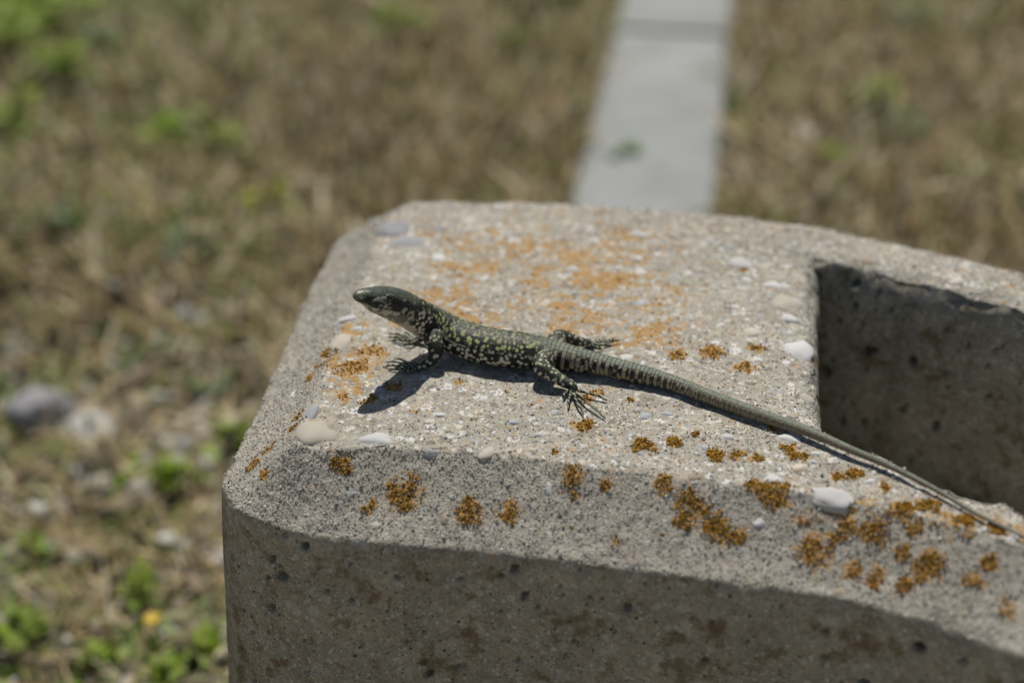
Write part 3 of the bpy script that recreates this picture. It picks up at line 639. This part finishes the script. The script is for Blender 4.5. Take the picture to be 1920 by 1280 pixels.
LEGS={
  'near_front':[((-2.24,40.59,0.90),0.280), ((-2.17,40.21,0.75),0.270), ((-2.10,40.02,0.54),0.225), ((-2.20,39.92,0.32),0.170), ((-2.43,39.90,0.16),0.125), ((-2.61,39.95,0.08),0.110)],
  'far_front':[((-2.19,40.79,0.95),0.240), ((-2.05,40.90,0.75),0.220), ((-2.12,41.06,0.48),0.180), ((-2.36,41.29,0.22),0.130), ((-2.58,41.32,0.13),0.100), ((-2.72,41.39,0.07),0.100)],
  'near_hind':[((1.03,39.91,0.45),0.280), ((0.90,39.61,0.50),0.290), ((0.81,39.28,0.50),0.260), ((1.07,39.06,0.38),0.200), ((1.41,38.87,0.26),0.165), ((1.64,38.72,0.17),0.135), ((1.65,38.65,0.08),0.130)],
  'far_hind':[((1.18,40.27,0.45),0.280), ((1.22,40.56,0.50),0.270), ((1.34,40.83,0.48),0.240), ((1.68,40.97,0.32),0.190), ((1.98,41.03,0.20),0.140), ((2.16,41.10,0.12),0.110)],
}
TOES={
  'near_front':[[(-2.60,40.06,0.08), (-2.92,40.12,0.11), (-3.30,40.45,0.03)], [(-2.64,40.00,0.08), (-3.07,40.07,0.11), (-3.50,40.25,0.03)], [(-2.65,39.95,0.08), (-3.09,39.93,0.11), (-3.58,40.00,0.03)], [(-2.65,39.89,0.08), (-3.01,39.79,0.11), (-3.43,39.83,0.03)], [(-2.60,39.84,0.08), (-2.81,39.65,0.11), (-3.05,39.70,0.03)]],
  'far_front':[[(-2.66,41.46,0.08), (-2.88,41.56,0.11), (-3.09,41.84,0.03)], [(-2.71,41.43,0.08), (-3.07,41.53,0.11), (-3.52,41.78,0.03)], [(-2.72,41.40,0.08), (-3.10,41.41,0.11), (-3.53,41.57,0.03)], [(-2.72,41.34,0.08), (-3.05,41.29,0.11), (-3.43,41.40,0.03)], [(-2.67,41.31,0.08), (-2.86,41.12,0.11), (-3.07,41.16,0.03)]],
  'near_hind':[[(1.58,38.67,0.08), (1.43,38.55,0.11), (1.36,38.36,0.03)], [(1.59,38.60,0.08), (1.51,38.18,0.11), (1.49,37.89,0.03)], [(1.65,38.57,0.08), (1.75,38.03,0.11), (1.90,37.58,0.03)], [(1.71,38.60,0.08), (2.05,38.00,0.11), (2.47,37.41,0.03)], [(1.76,38.73,0.08), (2.12,38.50,0.11), (2.56,38.30,0.03)]],
  'far_hind':[[(2.14,41.23,0.08), (2.38,41.26,0.11), (2.60,41.37,0.03)], [(2.17,41.20,0.08), (2.53,41.29,0.11), (2.81,41.31,0.03)], [(2.20,41.17,0.08), (2.62,41.23,0.11), (3.07,41.40,0.03)], [(2.20,41.14,0.08), (2.55,41.03,0.11), (2.90,41.34,0.03)], [(2.17,41.11,0.08), (2.37,40.89,0.11), (2.55,40.90,0.03)]],
}
def curve(P, step):
    """smooth path through rows of P (xyz + radii), resampled about every step cm"""
    P = np.asarray(P, float); dd = np.linalg.norm(np.diff(P[:, :3], axis=0), axis=1); T = np.zeros_like(P)
    T[1:-1] = ((P[2:] - P[1:-1])/dd[1:, None]*dd[:-1, None] + (P[1:-1] - P[:-2])/dd[:-1, None]*dd[1:, None])/(dd[1:] + dd[:-1])[:, None]
    T[0] = (P[1] - P[0])/dd[0]; T[-1] = (P[-1] - P[-2])/dd[-1]; out = []
    for i in range(len(P)-1):
        m = max(2, int(dd[i]/step)); t = (np.arange(m)/m)[:, None]
        out.append((2*t**3-3*t**2+1)*P[i] + (t**3-2*t**2+t)*T[i]*dd[i] + (-2*t**3+3*t**2)*P[i+1] + (t**3-t**2)*T[i+1]*dd[i])
    return np.concatenate(out + [P[-1:]])
def frames(C):
    t = np.gradient(C, axis=0); t /= np.linalg.norm(t, axis=1)[:, None]
    s = np.cross(t, [0, 0, 1.]); s /= np.linalg.norm(s, axis=1)[:, None] + 1e-9; return t, s, np.cross(s, t)
LV, LF = [], []
def add_tube(C, ra, rb, seg=18, head=None, low=None):
    t, s, u = frames(C); n0 = len(LV); th = np.arange(seg)/seg*2*np.pi
    for i in range(len(C)):
        ct, sn = np.cos(th), np.sin(th)
        up_ = np.where(sn > 0, rb[i]*(1 if head is None else 1 - .16*head[i]*np.abs(ct)**3), rb[i]*(1 if low is None else 1 + low[i]))
        LV.extend(C[i] + s[i]*(ct*ra[i])[:, None] + u[i]*(sn*up_)[:, None])
    for i in range(len(C)-1):
        for j in range(seg):
            j2 = (j+1) % seg; LF.append((n0+i*seg+j, n0+i*seg+j2, n0+(i+1)*seg+j2, n0+(i+1)*seg+j))
    LF.append(tuple(n0+j for j in range(seg))[::-1]); LF.append(tuple(n0+(len(C)-1)*seg+j for j in range(seg)))
def add_ball(c, r3, ax=None):
    V, Fc = ico(2); n0 = len(LV); M = np.eye(3) if ax is None else ax
    LV.extend(np.array(c) + (V*np.array(r3)) @ M); LF.extend([tuple(f + n0) for f in Fc])
SP = curve([(*c, a, b) for c, a, b in SPINE], .05); SC = SP[:, :3]
arc = np.concatenate([[0], np.cumsum(np.linalg.norm(np.diff(SC, axis=0), axis=1))])
hd = sstep(2.0, 1.2, arc)
add_tube(SC, SP[:, 3], SP[:, 4], 24, hd, .30*sstep(.15, .7, arc)*sstep(3.7, 2.4, arc))
tS, sS, uS = frames(SC)
def at_arc(a): return int(np.argmin(np.abs(arc - a)))
EYE_A = .86; ei = at_arc(EYE_A)
side_near = 1 if sS[ei][1] < 0 else -1
for sg in (side_near, -side_near):
    e_c = SC[ei] + sS[ei]*sg*SP[ei, 3]*.70 + uS[ei]*SP[ei, 4]*.36
    add_ball(e_c + uS[ei]*.075 + tS[ei]*.03, (.17, .09, .055), np.array([tS[ei], sS[ei], uS[ei]]))        # brow
    add_ball(e_c - uS[ei]*.10 + tS[ei]*.02, (.15, .07, .04), np.array([tS[ei], sS[ei], uS[ei]]))          # lower lid
    ji = at_arc(1.5); add_ball(SC[ji] + sS[ji]*sg*SP[ji, 3]*.55 - uS[ji]*SP[ji, 4]*.30, (.36, .22, .22), np.array([tS[ji], sS[ji], uS[ji]]))
legpts = []
for k_, pts in LEGS.items():
    c = curve([(*p, r, r) for p, r in pts], .04); add_tube(c[:, :3], c[:, 3], c[:, 4]*.95, 14); legpts.append(c[:, :4])
    last = np.array(pts[-1][0]); add_ball(last + [0, 0, -.01], (.12, .12, .075))
    for toe in TOES[k_]:
        tc = curve([(*toe[0], .046, .046), (*((np.array(toe[0])+toe[1])/2), .041, .041), (*toe[1], .037, .037), (*((np.array(toe[1])*.5+np.array(toe[2])*.5)+[0, 0, .03]), .034, .034), (*(np.array(toe[1])*.14+np.array(toe[2])*.86), .031, .031), (*toe[2], .016, .016)], .025)
        kn = .005*np.sin(np.linspace(0, 4*np.pi, len(tc))); add_tube(tc[:, :3], tc[:, 3] + kn, tc[:, 4] + kn, 8); legpts.append(tc[:, :4])
me0 = bpy.data.meshes.new('lizard_cage'); me0.from_pydata([tuple(v) for v in np.array(LV)], [], LF)
o0 = bpy.data.objects.new('lizard_cage', me0); col.objects.link(o0)
rm = o0.modifiers.new('r', 'REMESH'); rm.mode = 'VOXEL'; rm.voxel_size = .0135; rm.adaptivity = 0
sm = o0.modifiers.new('s', 'SMOOTH'); sm.factor = .5; sm.iterations = 2
dg = bpy.context.evaluated_depsgraph_get(); me1 = bpy.data.meshes.new_from_object(o0.evaluated_get(dg))
LVt = np.empty(len(me1.vertices)*3); me1.vertices.foreach_get('co', LVt); LVt = LVt.reshape(-1, 3)
nf = len(me1.polygons); LFt = np.empty(nf*4, np.int32); me1.loops.foreach_get('vertex_index', LFt); LFt = LFt.reshape(-1, 4)
LN = np.empty(len(me1.vertices)*3); me1.vertices.foreach_get('normal', LN); LN = LN.reshape(-1, 3)
bpy.data.objects.remove(o0); bpy.data.meshes.remove(me0); bpy.data.meshes.remove(me1)
# where on the animal is each vertex
nn = len(LVt); si = np.zeros(nn, int); ds = np.zeros(nn); dl = np.full(nn, 9.); LP = np.concatenate(legpts); lrad = np.zeros(nn)
for c0 in range(0, nn, 20000):
    q = LVt[c0:c0+20000]
    d2 = ((q[:, None, :] - SC[None])**2).sum(2); m_ = d2.argmin(1); si[c0:c0+20000] = m_; ds[c0:c0+20000] = np.sqrt(d2[np.arange(len(q)), m_])
    d3 = np.sqrt(((q[:, None, :] - LP[None, :, :3])**2).sum(2)) - LP[None, :, 3]; m3 = d3.argmin(1); dl[c0:c0+20000] = d3[np.arange(len(q)), m3]; lrad[c0:c0+20000] = LP[m3, 3]
rel = LVt - SC[si]; cu = (rel*uS[si]).sum(1); cs = (rel*sS[si]).sum(1); along = arc[si] + (rel*tS[si]).sum(1)
phi = np.degrees(np.arctan2(np.abs(cs)/np.maximum(SP[si, 3], .02), cu/np.maximum(SP[si, 4], .02)))     # 0 back, 180 belly
db = np.hypot(cs/np.maximum(SP[si, 3], .02), cu/np.maximum(SP[si, 4], .02)); isleg = sstep(1.06, 1.2, db)*(along > 1.9)*sstep(.05, .02, dl)
uv3 = np.c_[along, np.radians(phi)*np.maximum(SP[si, 3], .1)*np.sign(cs), np.zeros(nn)]
DARK = np.array([.007, .007, .006]); CREAM = np.array([.62, .59, .46]); YG = np.array([.34, .37, .15]); OL = np.array([.17, .18, .115]); TAN = np.array([.33, .285, .19])
def lerp(a, b, t): return a*(1 - t[:, None]) + b*t[:, None]
jit = fbm(LVt/.06, 2, 7)
# flank: round cream spots on black; back: green reticulation reaching down in bars
f1, f2, rv = worley(LVt/.135, 11); spots = sstep(.49, .38, f1 + .12*jit)*(rv > .10)
fa, fb_, rva = worley(np.c_[uv3[:, 0]/.115, uv3[:, 1]/.16, np.zeros(nn) + .5], 21); bars = sstep(.50, .38, fa + .14*jit)
back_f = sstep(40, 16, phi + 10*jit); body = lerp(np.tile(DARK, (nn, 1)), CREAM*.95, spots)
gcol = lerp(np.tile(DARK*1.6, (nn, 1)), YG, bars); body = lerp(body, gcol, sstep(74, 58, phi + 10*jit))
fine = sstep(.58, .38, worley(LVt/.07, 31)[0] + .1*jit); bk = lerp(np.tile(OL*.16, (nn, 1)), OL*1.5, fine); bk = lerp(bk, np.tile(DARK*2, (nn, 1)), (1 - bars)*.6); bk = lerp(bk, YG*.75, bars*.3)
body = lerp(body, bk, back_f); body = lerp(body, CREAM*.8, sstep(135, 160, phi + 12*jit)*.8)
ln_ = sstep(.030, .012, np.abs(np.radians(phi - 70)*SP[si, 3]))*sstep(3.0, 3.4, along)*sstep(5.0, 4.4, along)*sstep(.35, .5, vnoise(np.c_[along*6, along*0, along*0], 3)*.5 + .5); body = lerp(body, CREAM, ln_*.8)  # broken pale line on the flank: a highlight put into the skin colour
# head: dark glossy plates above, mottled grey below the eye
hn = fbm(LVt/.13, 3, 55); hn2 = fbm(LVt/np.array([.22, .22, .10]), 2, 57); mott = sstep(-.02, .22, hn + .5*hn2); headc = lerp(np.tile(DARK*1.5, (nn, 1)), np.array([.33, .32, .26]), mott)
band = np.exp(-((phi - 74)/13)**2)*sstep(.5, .8, along)*sstep(2.5, 2.0, along); headc = lerp(headc, DARK*1.2, np.clip(band*1.2, 0, 1)*.85)
pl = worley(LVt/.24, 58); plate = sstep(.02, .07, pl[1] - pl[0]); headt = lerp(np.tile(np.array([.03, .032, .026]), (nn, 1)), np.array([.095, .105, .07]), plate*(.55 + .45*pl[2]))
snt = sstep(.5, .05, along); headt = lerp(headt, np.array([.14, .15, .08]), snt*.8)
hc = lerp(headc, headt, sstep(66, 48, phi + 9*jit)); hc = lerp(hc, np.array([.40, .39, .31]), sstep(112, 128, phi + 14*jit)*(.35 + .6*mott)); hc = lerp(hc, np.array([.12, .13, .08]), sstep(.22, .05, along))
mouth = sstep(6, 3, np.abs(phi - 112 - 6*np.sin(along*3)))*sstep(1.35, 1.2, along); hc = lerp(hc, DARK, mouth*.85)
tick = sstep(.55, .8, np.cos(along*2*np.pi/.14))*sstep(88, 94, phi)*sstep(128, 122, phi)*(along < 1.2); hc = lerp(hc, DARK, tick*.7)
skin = lerp(hc, body, sstep(1.75, 2.15, along + .25*jit))
# tail: whorls of keeled scales, pale back, dark and tan bars along the side
TA = 6.3; tl = sstep(TA - .3, TA + .7, along); fade = sstep(TA + 2, TA + 8.5, along)
per = .125*(1 - .3*fade); ph = (along - TA)/per; ringd = sstep(.36, .46, np.abs(ph - np.floor(ph) - .5)); alt = ((np.floor(ph) + (worley(np.c_[ph/2.0, phi/40., np.zeros(nn)+.5], 75)[2] > .6)) % 2)
tb = lerp(np.tile(np.array([.155, .175, .12]), (nn, 1)), np.array([.10, .115, .085]), sstep(.4, .6, vnoise(LVt/.07, 4)*.5 + .5))
lines = sstep(.3, .9, np.cos(np.radians(phi)*14)); tb = lerp(tb, np.array([.22, .24, .17]), lines*.5)
tsd = lerp(np.tile(TAN, (nn, 1)), DARK*1.5, alt*(1 - .55*fade)*sstep(.2, .55, worley(np.c_[ph*.5, phi/28., np.zeros(nn)+.5], 71)[2] + .25)); tsd = lerp(tsd, TAN*.6, fade*.6)
tc_ = lerp(tb, tsd, sstep(32, 44, phi + 7*jit)); tc_ = lerp(tc_, DARK*1.2, ringd*(.9 - .35*fade)); skin = lerp(skin, tc_, tl)
# legs
fl_, _, rvl = worley(LVt/.115, 81); lsp = sstep(.46, .34, fl_ + .1*jit)*(rvl > .15)
up_n = sstep(.1, .75, LN[:, 2]); lc = lerp(np.tile(DARK*1.3, (nn, 1)), CREAM*.85, lsp); lc = lerp(lc, lerp(np.tile(OL*.4, (nn, 1)), YG*.8, lsp), up_n*.5)
tb_ = .5 + .5*np.sin(LVt @ np.array([46., 33., 0])); toec = lerp(np.tile(DARK*2, (nn, 1)), np.array([.26, .27, .16]), sstep(.35, .7, tb_)); lc = lerp(lc, toec, sstep(.062, .05, lrad)); lc = lerp(lc, DARK, sstep(.029, .022, lrad))
skin = lerp(skin, lc, isleg)
# relief: tail whorls and granular scales as real relief
scl = worley(LVt/.052, 93); disp = .006*(.5 - scl[0])*(1 - tl)*sstep(.06, .1, np.where(isleg > .5, lrad, .5)) - .007*ringd*tl*(1 - isleg)*np.clip(SP[si, 3]/.25, .2, 1)
LW = LVt + LN*disp[:, None]
k = NT('lizard_skin'); c = k.attr('skin').outputs['Color']; co = k.coords()
vs_ = k.n('TexVoronoi', {'Vector': co, 'Scale': 24.}).outputs['Distance']
bn = k.n('Bump', {'Height': vs_, 'Strength': .35, 'Distance': .0002}, invert=True)
rf = k.ramp(k.noise(co, 12., 3), [(.3, (.5, .5, .5)), (.7, (.68, .68, .68))])
rf = k.mix(k.attr('gloss').outputs['Fac'], rf, (.30, .30, .30)); m_skin = k.finish(c, rf, bn.outputs[0], .4)
LZ = 20.03
root = empty('lizard', (0.0, .40, LZ/100)); LO = np.array([0., 40., 0.])
tag(root, 'black and green spotted wall lizard basking on lichen covered concrete', 'lizard')
mesh_np('body', (LW - LO)/100, LFt, m_skin, root, attrs={'skin': np.clip(skin, 0, 1), 'gloss': sstep(2.0, 1.3, along)*sstep(80, 50, phi)})
k = NT('lizard_eye'); co = k.coords(); m_eye = k.finish(k.ramp(k.noise(co, 8., 2), [(.3, (.012, .008, .005)), (.7, (.03, .018, .01))]), .08, None, .6)
for sg in (side_near, -side_near):
    e_c = SC[ei] + sS[ei]*sg*SP[ei, 3]*.74 + uS[ei]*SP[ei, 4]*.34
    V, Fc = ico(3); M = np.array([tS[ei], sS[ei], uS[ei]]); mesh_np('eye', ((V*[.135, .10, .10]) @ M + e_c - LO)/100, Fc, m_eye, root)
